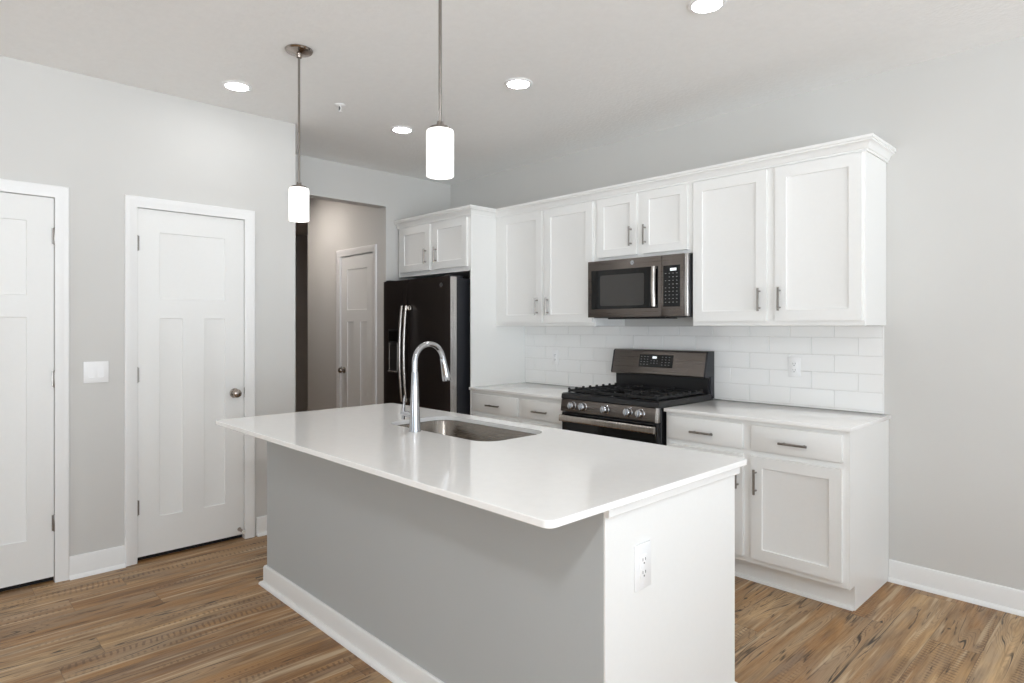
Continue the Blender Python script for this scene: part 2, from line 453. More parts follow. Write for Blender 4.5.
# the two doors of the left wall (y0, y1)
DL = [(-4.012, -3.252), (-2.863, -2.252)]
bm = BM(); wall_with_holes(bm, 'y', RY, -1.908, -0.12, 0.0, 0, H, [(a - 0.012, b + 0.012, 0, DOOR_TOP + 0.012) for a, b in DL])
structure('wall_left', bm, 'wall')
structure('wall_pantry', B(-0.83, -0.12, -2.03, -1.908, 0, H), 'wall')
structure('wall_closet', B(-0.95, -0.83, RY, -1.908, 0, H), 'wall')
bm = BM(); wall_with_holes(bm, 'y', -1.908, 0.0, -0.83, -0.71, 0, H, [(-1.908, -0.734, 0, 2.445)])
structure('wall_opening', bm, 'wall')
bm = BM(); wall_with_holes(bm, 'x', -2.235, -0.83, -0.734, -0.614, 0, H, [(-1.532, -0.908, 0, DOOR_TOP + 0.012)])
structure('wall_hall', bm, 'wall')
structure('wall_corridor', B(-2.235, -2.115, -0.614, 3.0, 0, H), 'wall')
structure('wall_far', B(-5.0, -4.88, RY, 3.0, 0, H), 'wall')
structure('wall_corridor_end', B(-5.0, -2.115, 3.0, 3.12, 0, H), 'wall')
structure('wall_closet_end', B(-5.0, -0.83, RY - 0.12, RY, 0, H), 'wall')
structure('wall_kitchen', B(-0.83, RX + 0.12, 0.0, 0.12, 0, H), 'wall')
bm = BM(); wall_with_holes(bm, 'y', RY, 0.0, RX, RX + 0.12, 0, H, WINR)
structure('wall_right', bm, 'wall')
bm = BM(); wall_with_holes(bm, 'x', -0.12, RX + 0.12, RY - 0.12, RY, 0, H, WINB)
structure('wall_rear', bm, 'wall')

# windows behind the camera that let the daylight in
def window(name, axis, w, t):
    a, b, c, d = w
    root = bpy.data.objects.new(name, None); COL.objects.link(root); root['kind'] = 'structure'
    root.location = (t, (a + b) / 2, c) if axis == 'y' else ((a + b) / 2, t, c)
    bm = BM()
    def bar(a0, a1, z0, z1, e=0.04):
        if axis == 'y': box(bm, t + 0.03, t + 0.03 + e, a0, a1, z0, z1)
        else: box(bm, a0, a1, t - 0.03 - e, t - 0.03, z0, z1)
    f = 0.05; mid = (a + b) / 2
    bar(a, a + f, c, d); bar(b - f, b, c, d); bar(a + f, b - f, d - f, d); bar(a + f, b - f, c, c + f); bar(mid - 0.04, mid + 0.04, c + f, d - f)
    obj('window_frame', bm, 'trim', root)
    bm = BM(); e = 0.075
    sgn = -1 if axis == 'y' else 1
    def cas(a0, a1, z0, z1):
        if axis == 'y': box(bm, t - 0.016, t, a0, a1, z0, z1, 0.003)
        else: box(bm, a0, a1, t, t + 0.016, z0, z1, 0.003)
    cas(a - e, a, c, d + e); cas(b, b + e, c, d + e); cas(a, b, d, d + e)
    if c > 0.3: cas(a - e, b + e, c - e, c)
    obj('window_casing', bm, 'trim', root)
for i, w in enumerate(WINR): window('window_%d' % (i + 1), 'y', w, RX)
for i, w in enumerate(WINB): window('window_%d' % (i + 3), 'x', w, RY)

# baseboards with a shoe moulding
def base_prof(h, t=0.014, shoe=True):
    p = [(0.0, 0.0), (t, 0.0)]
    if shoe: p = [(0.0, 0.0), (t + 0.018, 0.0), (t + 0.017, 0.008), (t + 0.012, 0.015), (t + 0.004, 0.019), (t, 0.02)]
    return p + [(t, h - 0.012), (t * 0.75, h - 0.003), (t * 0.45, h), (0.0, h)]
def baseboard(name, path, h=0.118, parent=None, shoe=True):
    bm = BM(); sweep(bm, base_prof(h, shoe=shoe), path)
    return structure(name, bm, 'trim', parent)
CW = 0.0635
baseboard('baseboard_left', [(0, DL[1][0] - CW), (0, DL[0][1] + CW)][::-1], 0.12)
baseboard('baseboard_corner', [(0, DL[1][1] + CW + 0.012), (0, -1.908), (-0.71, -1.908)], 0.12)
baseboard('baseboard_kitchen', [(RX, 0.0), (3.092, 0.0)][::-1], 0.113)
baseboard('baseboard_hall', [(-1.6, -0.734), (-2.235, -0.734), (-2.235, 1.0)][::-1], 0.12)
baseboard('baseboard_front', [(0, RY + 0.02), (0, DL[0][0] - CW)], 0.12)

# casings: flat board with a raised outer band and rounded inner edge, mitred
def casing(name, inner0, inner1, top, place):
    """place(a, out, z) -> world point"""
    prof = [(0.0, 0.0), (0.0, 0.011), (0.004, 0.0135), (0.034, 0.0145), (0.040, 0.0175), (0.059, 0.0180), (CW, 0.014), (CW, 0.0)]
    bm = BM()
    path = [((inner0, 0), (-1, 0)), ((inner0, top), (-1, 1)), ((inner1, top), (1, 1)), ((inner1, 0), (1, 0))]
    rings = [[bm.verts.new(place(p[0] + d[0] * w, o, p[1] + d[1] * w)) for w, o in prof] for p, d in path]
    n = len(prof)
    for a, b in zip(rings, rings[1:]):
        for k in range(n): bm.faces.new((a[k], a[(k + 1) % n], b[(k + 1) % n], b[k]))
    bm.faces.new(rings[0]); bm.faces.new(rings[-1][::-1])
    bmesh.ops.recalc_face_normals(bm, faces=bm.faces)
    return structure(name, bm, 'trim')

HOLES3 = lambda w: [(0.118, w - 0.118, 1.532, 1.925), (0.118, w / 2 - 0.061, 0.247, 1.418), (w / 2 + 0.061, w - 0.118, 0.247, 1.418)]
def make_door(name, width, M4, hinge_left, knob=True, stop=False, label=None):
    """built with x 0..width, front at y=0 facing -y, then placed by M4"""
    root = bpy.data.objects.new(name, None); COL.objects.link(root); root['kind'] = 'structure'
    root.location = M4.to_translation()
    bm = BM(); g = 0.003
    panelled(bm, g, width - g, 0.030, DOOR_TOP - g, 0.0, 0.035, HOLES3(width), 0.007, 0.009)
    xform(bm, M4); obj('door_slab', bm, 'door', root)
    bm = BM()                       # jamb lining and stop
    for a, b in ((-0.012, 0.0), (width, width + 0.012)): box(bm, a, b, -0.002, 0.118, 0, DOOR_TOP)
    box(bm, -0.012, width + 0.012, -0.002, 0.118, DOOR_TOP, DOOR_TOP + 0.012)
    xform(bm, M4); obj('jamb', bm, 'trim', root)
    bm = BM(); box(bm, 0, width, 0.036, 0.05, 0.0005, DOOR_TOP); xform(bm, M4); obj('painted_shade', bm, 'gap', root)  # near-black sheet: the shade behind and under the slab is painted in
    hx = 0.0 if hinge_left else width
    for z in (1.852, 1.088, 0.318):
        bm = BM(); lathe(bm, [(0, -0.046), (0.004, -0.046), (0.0065, -0.042), (0.0065, 0.042), (0.004, 0.046), (0, 0.046)], (hx, -0.006, z), n=12)
        box(bm, hx - 0.012, hx + 0.012, -0.0035, 0.001, z - 0.042, z + 0.042)
        xform(bm, M4); obj('hinge', bm, 'nickel', root)
    if knob:
        kx = width - 0.06 if hinge_left else 0.06
        bm = BM(); lathe(bm, [(0, -0.062), (0.014, -0.061), (0.024, -0.054), (0.0275, -0.044), (0.025, -0.034), (0.013, -0.026), (0.0105, -0.018), (0.012, -0.010), (0.029, -0.007), (0.031, -0.001), (0.031, 0.0), (0, 0.0)], (kx, 0, 0.944), axis='y', n=28)
        xform(bm, M4); obj('knob', bm, 'dark_metal', root)
        ex = width if hinge_left else 0.0
        bm = BM(); box(bm, ex - 0.002, ex + 0.013, -0.006, 0.0, 0.944 - 0.032, 0.944 + 0.032, 0.001)
        xform(bm, M4); obj('strike_plate', bm, 'dark_metal', root)
    if stop:
        bm = BM(); tube(bm, [(width - 0.03, 0.0, 0.066), (width - 0.03, -0.03, 0.064), (width - 0.026, -0.055, 0.06)], [0.013, 0.008, 0.008], 12)
        xform(bm, M4); s = obj('door_stop', bm, 'dark_metal', root)
        bm = BM(); lathe(bm, [(0, -0.072), (0.010, -0.071), (0.0115, -0.062), (0.0105, -0.054), (0, -0.054)], (width - 0.026, 0, 0.06), axis='y', n=14)
        xform(bm, M4); obj('rubber_tip', bm, 'rubber', s)
    return root
# left wall doors face +x: local x -> +y, local -y -> +x
def left_place(y0, xin): return Matrix.Translation((xin, y0, 0)) @ Matrix(((0, -1, 0, 0), (1, 0, 0, 0), (0, 0, 1, 0), (0, 0, 0, 1)))
make_door('door_1', DL[0][1] - DL[0][0], left_place(DL[0][0], -0.003), False)
make_door('door_2', DL[1][1] - DL[1][0], left_place(DL[1][0], -0.003), True, stop=True)
casing('trim_1', DL[0][0], DL[0][1], DOOR_TOP, lambda a, o, z: (o, a, z))
casing('trim_2', DL[1][0], DL[1][1], DOOR_TOP, lambda a, o, z: (o, a, z))
make_door('door_3', 0.60, Matrix.Translation((-1.52, -0.731, 0)), False)
casing('trim_3', -1.52, -0.92, DOOR_TOP, lambda a, o, z: (a, -0.734 - o, z))

# ------------------------------------------------------------------ kitchen: upper cabinets
UF, UD = -0.345, -0.365            # face frame plane, door front plane
def pulls(root_door, pts, vert=True, L=0.13, y=UD):
    for p in pts:
        bm = BM(); bar_pull(bm, (p[0], y, p[1]), L, vert); obj('handle', bm, 'nickel', root_door)

def wall_cabinet(label, x0, x1, z0, z1, face, doors, depth_back=0.0, group='white upper cabinets'):
    t = thing('wall_cabinet', label, 'cabinet', ((x0 + x1) / 2, depth_back - 0.002, z0), group)
    bm = BM()
    box(bm, x0, x1, face + 0.019, depth_back - 0.002, z0 + 0.002, z1)              # carcass
    box(bm, x0, x1, face, face + 0.02, z0, z1, 0.0015)                             # face frame
    obj('carcass', bm, 'cab', t)
    for (a, b, c, d, hx, hz) in doors:
        bm = BM(); shaker(bm, a, b, c, d, face - 0.020, 0.060 if (b - a) > 0.35 else 0.052)
        dr = obj('door', bm, 'cab', t)
        pulls(dr, [(hx, hz)], y=face - 0.020)
    return t
UB, UT = 1.372, 2.286
wall_cabinet('tall white two-door upper cabinet between fridge panel and microwave', 0.326, 1.358, UB, UT, UF,
             [(0.410, 0.856, 1.400, 2.245, 0.812, 1.522), (0.886, 1.341, 1.400, 2.245, 0.922, 1.522)])
wall_cabinet('short white two-door upper cabinet directly above the microwave', 1.360, 2.113, 1.822, UT, UF,
             [(1.390, 1.712, 1.845, 2.245, 1.672, 1.966), (1.757, 2.086, 1.845, 2.245, 1.783, 1.966)])
wall_cabinet('tall white two-door upper cabinet right of the microwave, above the outlet', 2.115, 3.078, UB, UT, UF,
             [(2.126, 2.580, 1.400, 2.245, 2.543, 1.520), (2.629, 3.066, 1.400, 2.245, 2.656, 1.520)])
FF = -0.61
wall_cabinet('white two-door cabinet above the refrigerator', -0.690, 0.311, 1.813, UT, FF,
             [(-0.640, -0.205, 1.852, 2.240, -0.250, 1.970), (-0.152, 0.285, 1.852, 2.240, -0.108, 1.970)])
tag(obj('cabinet_side_panel', B(0.312, 0.324, -0.612, -0.002, 0, UT, 0.001), 'cab', loc=(0.314, -0.3, 0)),
    'tall white panel standing beside the refrigerator', 'panel')
crown = [(0.0, 2.254), (0.008, 2.254), (0.008, 2.264), (0.013, 2.267), (0.019, 2.282), (0.029, 2.293), (0.039, 2.297), (0.039, 2.304), (0.046, 2.307), (0.046, 2.322), (0.0, 2.322)]
bm = BM(); sweep(bm, crown, [(0.330, UF - 0.0015), (3.0800, UF - 0.0015), (3.0800, -0.001)])
tag(obj('crown_molding', bm, 'cab', loc=(1.7, UF, 2.262)), 'long white crown molding along the top of the upper cabinets over the range', 'molding', 'cabinet crown moldings')
bm = BM(); sweep(bm, crown, [(-0.70, FF - 0.0025), (0.3245, FF - 0.0025), (0.3245, UF - 0.02)])
tag(obj('crown_molding', bm, 'cab', loc=(-0.2, FF, 2.262)), 'short white crown molding around the cabinet above the refrigerator', 'molding', 'cabinet crown moldings')

# ------------------------------------------------------------------ base cabinets and counters
BF = -0.61
CT = 0.893
def drawer(t, a, b, c, d, yf=BF - 0.02):
    bm = BM(); box(bm, a, b, yf, yf + 0.02, c, d, 0.004, 2)
    dr = obj('drawer', bm, 'cab', t)
    pulls(dr, [((a + b) / 2, (c + d) / 2 - 0.008)], False, 0.14, yf)
def base_cabinet(label, x0, x1, drawers, doors, kick_end):
    t = thing('base_cabinet', label, 'cabinet', ((x0 + x1) / 2, -0.3, 0), 'white base cabinets')
    bm = BM()
    box(bm, x0, x1, BF + 0.019, -0.002, 0.12, CT - 0.021)
    box(bm, x0, x1, BF, BF + 0.02, 0.12, CT - 0.021, 0.0015)
    obj('carcass', bm, 'cab', t)
    bm = BM(); box(bm, x0, x1, -0.535, -0.517, 0.0, 0.12)
    prism(bm, [(-0.550, 0.0), (-0.550, 0.007), (-0.546, 0.014), (-0.535, 0.018), (-0.535, 0.0)], 'x', x0, x1)
    obj('toe_kick', bm, 'cab', t)
    if kick_end:
        bm = BM(); prism(bm, [(-0.002, 0.0), (-0.538, 0.0), (-0.538, 0.12), (BF, 0.12), (BF, CT - 0.021), (-0.002, CT - 0.021)], 'x', x1, x1 + 0.006)
        obj('side_panel', bm, 'cab', t)
    for d in drawers: drawer(t, *d)
    for (a, b, c, d, hx, hz) in doors:
        bm = BM(); shaker(bm, a, b, c, d, BF - 0.02, 0.057)
        dr = obj('door', bm, 'cab', t); pulls(dr, [(hx, hz)], y=BF - 0.02)
    return t
base_cabinet('white base cabinet left of the range, mostly hidden by the island', 0.326, 1.318,
             [(0.366, 0.860, 0.712, 0.846), (0.902, 1.300, 0.712, 0.846)],
             [(0.366, 0.860, 0.152, 0.680, 0.82, 0.60), (0.902, 1.300, 0.152, 0.680, 0.95, 0.60)], False)
base_cabinet('white base cabinet right of the range with two drawers and doors', 2.094, 3.084,
             [(2.112, 2.570, 0.720, 0.852), (2.617, 3.062, 0.720, 0.852)],
             [(2.112, 2.570, 0.152, 0.690, 2.545, 0.575), (2.617, 3.060, 0.152, 0.690, 2.644, 0.560)], True)
def slab(x0, x1, y0, y1, z1, t=0.0205, bev=0.0022):
    return B(x0, x1, y0, y1, z1 - t, z1, bev, 2)
tag(obj('countertop', slab(0.3255, 1.320, -0.638, -0.001, CT), 'quartz', loc=(0.82, -0.3, CT)), 'short white quartz countertop between fridge panel and range', 'countertop', 'quartz countertops')
tag(obj('countertop', slab(2.0925, 3.104, -0.638, -0.001, CT), 'quartz', loc=(2.6, -0.3, CT)), 'white quartz countertop right of the range below the outlet', 'countertop', 'quartz countertops')

# backsplash of long white tiles: grout bed and tiles in one mesh
bm = BM(); box(bm, 0.325, 3.066, -0.006, -0.0008, CT + 0.0008, UB - 0.0005, mi=1)
rows = [0.906 + 0.1 * k for k in range(-1, 6)]
for r, z in enumerate(rows):
    z0, z1 = max(z + 0.0011, CT + 0.002), min(z + 0.0989, UB - 0.001)
    if z1 - z0 < 0.008: continue
    off = 2.191 if r % 2 == 0 else 2.066
    k = -9
    while off + 0.25 * k < 3.066:
        a, b = max(off + 0.25 * k + 0.0012, 0.3265), min(off + 0.25 * (k + 1) - 0.0012, 3.062); k += 1
        if b - a < 0.01: continue
        box(bm, a, b, -0.0105, -0.004, z0, z1, 0.0012, 1)
box(bm, 3.0625, 3.068, -0.0115, -0.001, CT + 0.001, UB - 0.001, 0.001, 1)
tag(obj('backsplash', bm, ['tile', 'grout'], loc=(1.7, 0, CT)), 'glossy white tile backsplash with long staggered tiles', 'backsplash')

# ------------------------------------------------------------------ outlets and switches
def outlet(label, M4, gang=1, group=None, k=1.0):
    """plate in local XZ centred on origin, front towards -y"""
    w = (0.072 if gang == 1 else 0.118) * k
    h = 0.118 * k
    t = thing('electrical_outlet' if gang == 1 else 'wall_switch', label, 'outlet' if gang == 1 else 'switch', M4.to_translation(), group)
    bm = BM(); box(bm, -w / 2, w / 2, -0.006, 0, -h / 2, h / 2, 0.002, 2); xform(bm, M4); obj('cover_plate', bm, 'plastic', t)
    cs = [0] if gang == 1 else [-0.023, 0.023]
    for c in cs:
        bm = BM()
        if gang == 1:
            box(bm, c - 0.0168, c + 0.0168, -0.0085, -0.005, -0.0335, 0.0335, 0.0012, 2); xform(bm, M4); r = obj('receptacle', bm, 'plastic', t)
            bm = BM()
            for s in (-1, 1):
                zc = s * 0.0185
                box(bm, c - 0.0078, c - 0.0055, -0.0089, -0.0080, zc - 0.003, zc + 0.006); box(bm, c + 0.0052, c + 0.0078, -0.0089, -0.0080, zc - 0.002, zc + 0.006)
                lathe(bm, [(0, -0.0089), (0.0028, -0.0089), (0.0028, -0.008), (0, -0.008)], (c, 0, zc - 0.009), axis='y', n=10)
            xform(bm, M4); obj('slots', bm, 'slot', r)
        else:
            box(bm, c - 0.0168, c + 0.0168, -0.0075, -0.005, -0.0335, 0.0335, 0.0012, 2)
            xform(bm, M4); r = obj('switch_surround', bm, 'plastic', t)
            bm = BM(); prism(bm, [(-0.0070, -0.031), (-0.0125, -0.031), (-0.0085, 0.0), (-0.0080, 0.031), (-0.0070, 0.031)], 'x', c - 0.0148, c + 0.0148); xform(bm, M4); obj('rocker', bm, 'plastic', r)
    for s in (-1, 1):
        for c in cs:
            bm = BM(); lathe(bm, [(0, -0.0068), (0.002, -0.0068), (0.0026, -0.006), (0, -0.006)], (c, 0, s * 0.048), axis='y', n=10)
            xform(bm, M4); obj('screw', bm, 'plastic', t)
    return t
T = Matrix.Translation
RX90 = Matrix(((0, -1, 0, 0), (1, 0, 0, 0), (0, 0, 1, 0), (0, 0, 0, 1)))
outlet('white outlet in the tile backsplash left of the range', T((0.678, -0.0106, 1.120)), group='white wall outlets')
outlet('white outlet in the tile backsplash right of the range', T((2.594, -0.0106, 1.128)), group='white wall outlets')
outlet('white outlet on the white end panel of the island', T((3.0605, -2.272, 0.668)) @ RX90, group='white wall outlets', k=1.12)
outlet('square white double rocker switch between the two left doors', T((0.0005, -3.064, 1.115)) @ RX90, gang=2)

# ------------------------------------------------------------------ island
IX0, IX1, IY0, IY1 = 0.778, 3.088, -2.70, -1.640
WX0, WX1, WY = 0.818, 3.040, -2.445
EX = 3.060
isl = thing('kitchen_island', 'long kitchen island with grey painted front and white end panel', 'island', (1.93, -2.1, 0))
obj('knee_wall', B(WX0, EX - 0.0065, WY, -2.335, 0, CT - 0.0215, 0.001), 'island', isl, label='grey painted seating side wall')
bm = BM(); box(bm, EX - 0.006, EX, WY + 0.0005, -1.697, 0, CT - 0.022, 0.0005)
obj('end_panel', bm, 'cab', isl, label='white end panel')
bm = BM(); sweep(bm, [(0.0, 0.843), (0.010, 0.843), (0.012, 0.846), (0.012, CT - 0.022), (0.0, CT - 0.022)], [(EX + 0.0005, WY + 0.001), (EX + 0.0005, -1.6965), (WX1 - 0.02, -1.6965)])
obj('panel_top_trim', bm, 'cab', isl)
bm = BM(); sweep(bm, base_prof(0.102), [(WX0 - 0.0005, -1.9), (WX0 - 0.0005, WY - 0.0005), (EX - 0.0066, WY - 0.0005)])
obj('baseboard', bm, 'trim', isl)
bm = BM(); sweep(bm, base_prof(0.100, 0.012, False), [(EX + 0.0005, WY + 0.001), (EX + 0.0005, -1.6965), (WX1 - 0.03, -1.6965)])
obj('end_baseboard', bm, 'cab', isl)
obj('cabinet', B(WX0, 1.415, -2.334, -1.715, 0.12, CT - 0.0215), 'cab', isl)
obj('cabinet', B(2.236, WX1, -2.334, -1.715, 0.12, CT - 0.0215), 'cab', isl)
obj('sink_cabinet_front', B(1.416, 2.235, -1.7195, -1.715, 0.12, CT - 0.0215), 'cab', isl)
obj('toe_kick', B(WX0, WX1, -1.80, -1.785, 0, 0.12), 'cab', isl)
for a, b in ((0.84, 1.40), (1.44, 1.81), (1.83, 2.20), (2.24, 2.62), (2.64, 3.02)):
    bm = BM(); shaker(bm, -b, -a, 0.15, 0.69 if b < 1.43 or b > 2.3 else 0.85, 0, 0.057); xform(bm, T((0, -1.714 + 0.02, 0)) @ Matrix.Rotation(PI, 4, 'Z'))
    dr = obj('door', bm, 'cab', isl)
    bm = BM(); bar_pull(bm, ((b - 0.04), -1.694, 0.6), 0.13, True, out=(0, 1, 0)); obj('handle', bm, 'nickel', dr)
    if b < 1.43 or b > 2.3:
        dr = obj('drawer', B(a, b, -1.714, -1.694, 0.72, 0.85, 0.004, 2), 'cab', isl)
        bm = BM(); bar_pull(bm, ((a + b) / 2, -1.694, 0.785), 0.13, False, out=(0, 1, 0)); obj('handle', bm, 'nickel', dr)

# worktop with the sink cut-out
SX0, SX1, SY0, SY1, SR = 1.446, 2.208, -2.125, -1.735, 0.095
def outer_pts(x0, x1, y0, y1, r, inner):
    """points on the rounded outer rectangle that face the inner loop's points"""
    return rrect(x0, x1, y0, y1, r, 8)
bm = BM(); zt, zb = CT, CT - 0.0205
inn = rrect(SX0, SX1, SY0, SY1, SR); out_ = rrect(IX0, IX1, IY0, IY1, 0.028)
c = 0.002
ins = rrect(IX0 + c, IX1 - c, IY0 + c, IY1 - c, 0.026)
mk = lambda pts, z: [bm.verts.new((p[0], p[1], z)) for p in pts]
L_ = [mk(inn, zb), mk(inn, zt), mk(ins, zt), mk(out_, zt - c), mk(out_, zb + c), mk(ins, zb)]
bridge(bm, L_ + [L_[0]]); bmesh.ops.recalc_face_normals(bm, faces=bm.faces)
tag(obj('worktop', bm, 'quartz', loc=(1.93, -2.2, CT)), 'large glossy white quartz worktop overhanging the island', 'countertop')

# undermount sink
sk = thing('kitchen_sink', 'rounded stainless steel undermount sink set in the island worktop', 'sink', (1.825, -1.93, 0.67))
bm = BM(); g = 0.004; zr = CT - 0.0213
lo = [mk(rrect(SX0 - 0.02, SX1 + 0.02, SY0 - 0.02, SY1 + 0.010, SR + 0.015), zr - 0.001),
      mk(rrect(SX0 - 0.02, SX1 + 0.02, SY0 - 0.02, SY1 + 0.010, SR + 0.015), zr),
      mk(rrect(SX0 - g, SX1 + g, SY0 - g, SY1 + g, SR + g), zr), mk(rrect(SX0 - g + .002, SX1 + g - .002, SY0 - g + .002, SY1 + g - .002, SR + g), zr - 0.004),
      mk(rrect(SX0 + 0.006, SX1 - 0.006, SY0 + 0.006, SY1 - 0.006, SR), zr - 0.16),
      mk(rrect(SX0 + 0.016, SX1 - 0.016, SY0 + 0.016, SY1 - 0.016, SR - .01), zr - 0.185), mk(rrect(SX0 + 0.04, SX1 - 0.04, SY0 + 0.04, SY1 - 0.04, SR - .03), zr - 0.2),
      mk(rrect(1.825 - 0.045, 1.825 + 0.045, -1.95 - 0.045, -1.95 + 0.045, 0.0449), zr - 0.206)]
bridge(bm, lo); bm.normal_update()
for f in bm.faces: f.normal_flip()
obj('basin', bm, 'steel', sk)
bm = BM(); lathe(bm, [(0, -0.012), (0.03, -0.012), (0.034, -0.002), (0.044, 0.001), (0.046, 0)], (1.825, -1.95, zr - 0.205), n=28); obj('drain', bm, 'chrome', sk)

# pull-down faucet
FX, FY = 1.765, -2.163
fa = thing('faucet', 'chrome gooseneck pull-down faucet on the island worktop by the sink', 'faucet', (FX, FY, CT))
bm = BM(); zc = CT
lathe(bm, [(0, 0), (0.0275, 0), (0.0275, 0.006), (0.0262, 0.01), (0.0215, 0.10), (0.0168, 0.20), (0.0150, 0.262), (0.0142, 0.268), (0.0, 0.268)], (FX, FY, zc), n=32)
obj('body', bm, 'chrome', fa)
pts = [(FX, FY, zc + 0.262)]; R_ = 0.080; cz = zc + 0.314
for k in range(0, 25):
    a = PI - PI * 0.95 * k / 24
    pts.append((FX, FY + R_ + R_ * math.cos(a), cz + R_ * math.sin(a)))
bm = BM(); tube(bm, pts, 0.0128, 16); obj('spout', bm, 'chrome', fa)
p0 = Vector(pts[-1]); d = (Vector(pts[-1]) - Vector(pts[-2])).normalized()
bm = BM(); tube(bm, [p0, p0 + d * 0.004, p0 + d * 0.03, p0 + d * 0.085, p0 + d * 0.106, p0 + d * 0.109], [0.0128, 0.0142, 0.0152, 0.0195, 0.0205, 0.019], 20)
hd = obj('spray_head', bm, 'chrome', fa)
bm = BM(); tube(bm, [p0 + d * 0.1088, p0 + d * 0.1105], [0.0165, 0.016], 18); obj('nozzle', bm, 'slot', hd)
bm = BM(); tube(bm, [(FX - 0.02, FY, zc + 0.072), (FX - 0.062, FY - 0.0, zc + 0.072), (FX - 0.098, FY, zc + 0.072)], [0.0125, 0.0125, 0.0120], 14)
hl = obj('valve_stub', bm, 'chrome', fa)
bm = BM(); tube(bm, [(FX - 0.092, FY, zc + 0.045), (FX - 0.090, FY, zc + 0.075), (FX - 0.086, FY, zc + 0.11), (FX - 0.080, FY, zc + 0.155)], [0.008, 0.0085, 0.006, 0.0045], 12)
obj('lever', bm, 'chrome', hl)

# ------------------------------------------------------------------ emblem: a ring with two script letters
def emblem(parent, c, r, mat='edge_steel'):
    """round maker's badge facing -y"""
    bm = BM(); lathe(bm, [(0, -0.0016), (r * 0.96, -0.0016), (r, -0.0008), (r, 0), (0, 0)], c, axis='y', n=28); e = obj('badge', bm, 'chrome', parent)
    bm = BM(); lathe(bm, [(r * 0.80, -0.0022), (r * 0.88, -0.0022), (r * 0.88, -0.0014), (r * 0.80, -0.0014), (r * 0.80, -0.0022)], c, axis='y', n=28); obj('badge_ring', bm, 'slot', e)
    cu = bpy.data.curves.new('letters', 'FONT'); cu.body = 'GE'; cu.size = r * 1.15; cu.align_x = 'CENTER'; cu.align_y = 'CENTER'; cu.extrude = 0.0003; cu.shear = 0.25
    tmp = bpy.data.objects.new('tmp', cu); COL.objects.link(tmp)
    dg = bpy.context.evaluated_depsgraph_get(); me = bpy.data.meshes.new_from_object(tmp.evaluated_get(dg))
    bpy.data.objects.remove(tmp)
    bm = BM(); bm.from_mesh(me); bpy.data.meshes.remove(me)
    xform(bm, T(Vector(c) + Vector((0, -0.0022, 0))) @ Matrix.Rotation(PI / 2, 4, 'X'))
    obj('badge_letters', bm, 'slot', e)

# ------------------------------------------------------------------ refrigerator
fr = thing('refrigerator', 'dark slate side-by-side refrigerator with curved steel handles', 'refrigerator', (-0.19, -0.4, 0))
RX0, RX1, RZ = -0.682, 0.264, 1.765
obj('body', B(RX0 + 0.006, RX1 - 0.004, -0.700, -0.06, 0.02, RZ - 0.012, 0.004), 'body', fr)
RF = -0.785
def fridge_door(name, x0, x1):
    bm = BM(); n = 10; pts = []
    # slightly bowed front, rounded outer corners
    for k in range(n + 1):
        u = k / n; x = x0 + (x1 - x0) * u
        pts.append((x, RF + 0.004 * (2 * u - 1) ** 2 + (0.006 if k in (0, n) else 0)))
    pts += [(x1, -0.706), (x0, -0.706)]
    prism(bm, pts, 'z', 0.075, RZ)
    return obj(name, bm, 'slate_dark', fr)
SEAM = -0.312
d1 = fridge_door('freezer_door', RX0, SEAM - 0.003)
d2 = fridge_door('fresh_food_door', SEAM + 0.003, RX1)
obj('door_edge_glint', B(RX1 - 0.001, RX1 + 0.002, RF + 0.012, -0.712, 0.078, RZ - 0.003), 'edge_steel', d2)  # bright reflection along the door edge, put into a pale strip
for nm, dd, hx in (('handle', d1, -0.338), ('handle', d2, -0.276)):
    bm = BM(); path = []; rr = []
    for k in range(21):
        u = k / 20; z = 0.74 + (1.545 - 0.74) * u
        path.append((hx, RF - 0.030 - 0.024 * math.sin(PI * u) ** 0.8, z)); rr.append(0.0135)
    tube(bm, path, rr, 12)
    for z in (0.752, 1.530): box(bm, hx - 0.012, hx + 0.012, RF - 0.036, RF + 0.001, z - 0.016, z + 0.016, 0.004, 2)
    if hx > -0.3: box(bm, hx - 0.005, hx + 0.05, RF - 0.022, RF + 0.001, 1.505, 1.545, 0.004, 2)
    obj(nm, bm, 'handle', dd)
bm = BM(); xa, xb, za, zb2 = -0.590, -0.420, 0.965, 1.345
box(bm, xa, xb, RF - 0.004, RF + 0.003, za, zb2, 0.003, 2); dp = obj('dispenser', bm, 'black', d1)
obj('dispenser_recess', B(xa + 0.018, xb - 0.018, RF - 0.0052, RF - 0.003, za + 0.02, zb2 - 0.13), 'gap', dp)
bm = BM()
for s in (-1, 1): box(bm, (xa + xb) / 2 + s * 0.062 - 0.004, (xa + xb) / 2 + s * 0.062 + 0.004, RF - 0.009, RF - 0.004, za + 0.015, zb2 - 0.115, 0.0015)
box(bm, xa + 0.016, xb - 0.016, RF - 0.02, RF - 0.004, za + 0.012, za + 0.024, 0.002)
obj('dispenser_rail', bm, 'edge_steel', dp)
obj('dispenser_panel', B(xa + 0.012, xb - 0.012, RF - 0.0056, RF - 0.003, zb2 - 0.10, zb2 - 0.015), 'glass', dp)
emblem(d2, (0.162, RF - 0.0004, 1.698), 0.019)
obj('toe_grille', B(RX0 + 0.02, RX1 - 0.02, -0.725, -0.705, 0.01, 0.068, 0.002), 'black', fr)
for hx in (RX0 + 0.05, RX1 - 0.06):
    obj('hinge_cover', B(hx - 0.03, hx + 0.03, -0.765, -0.62, RZ - 0.011, RZ + 0.012, 0.006, 2), 'body', fr)

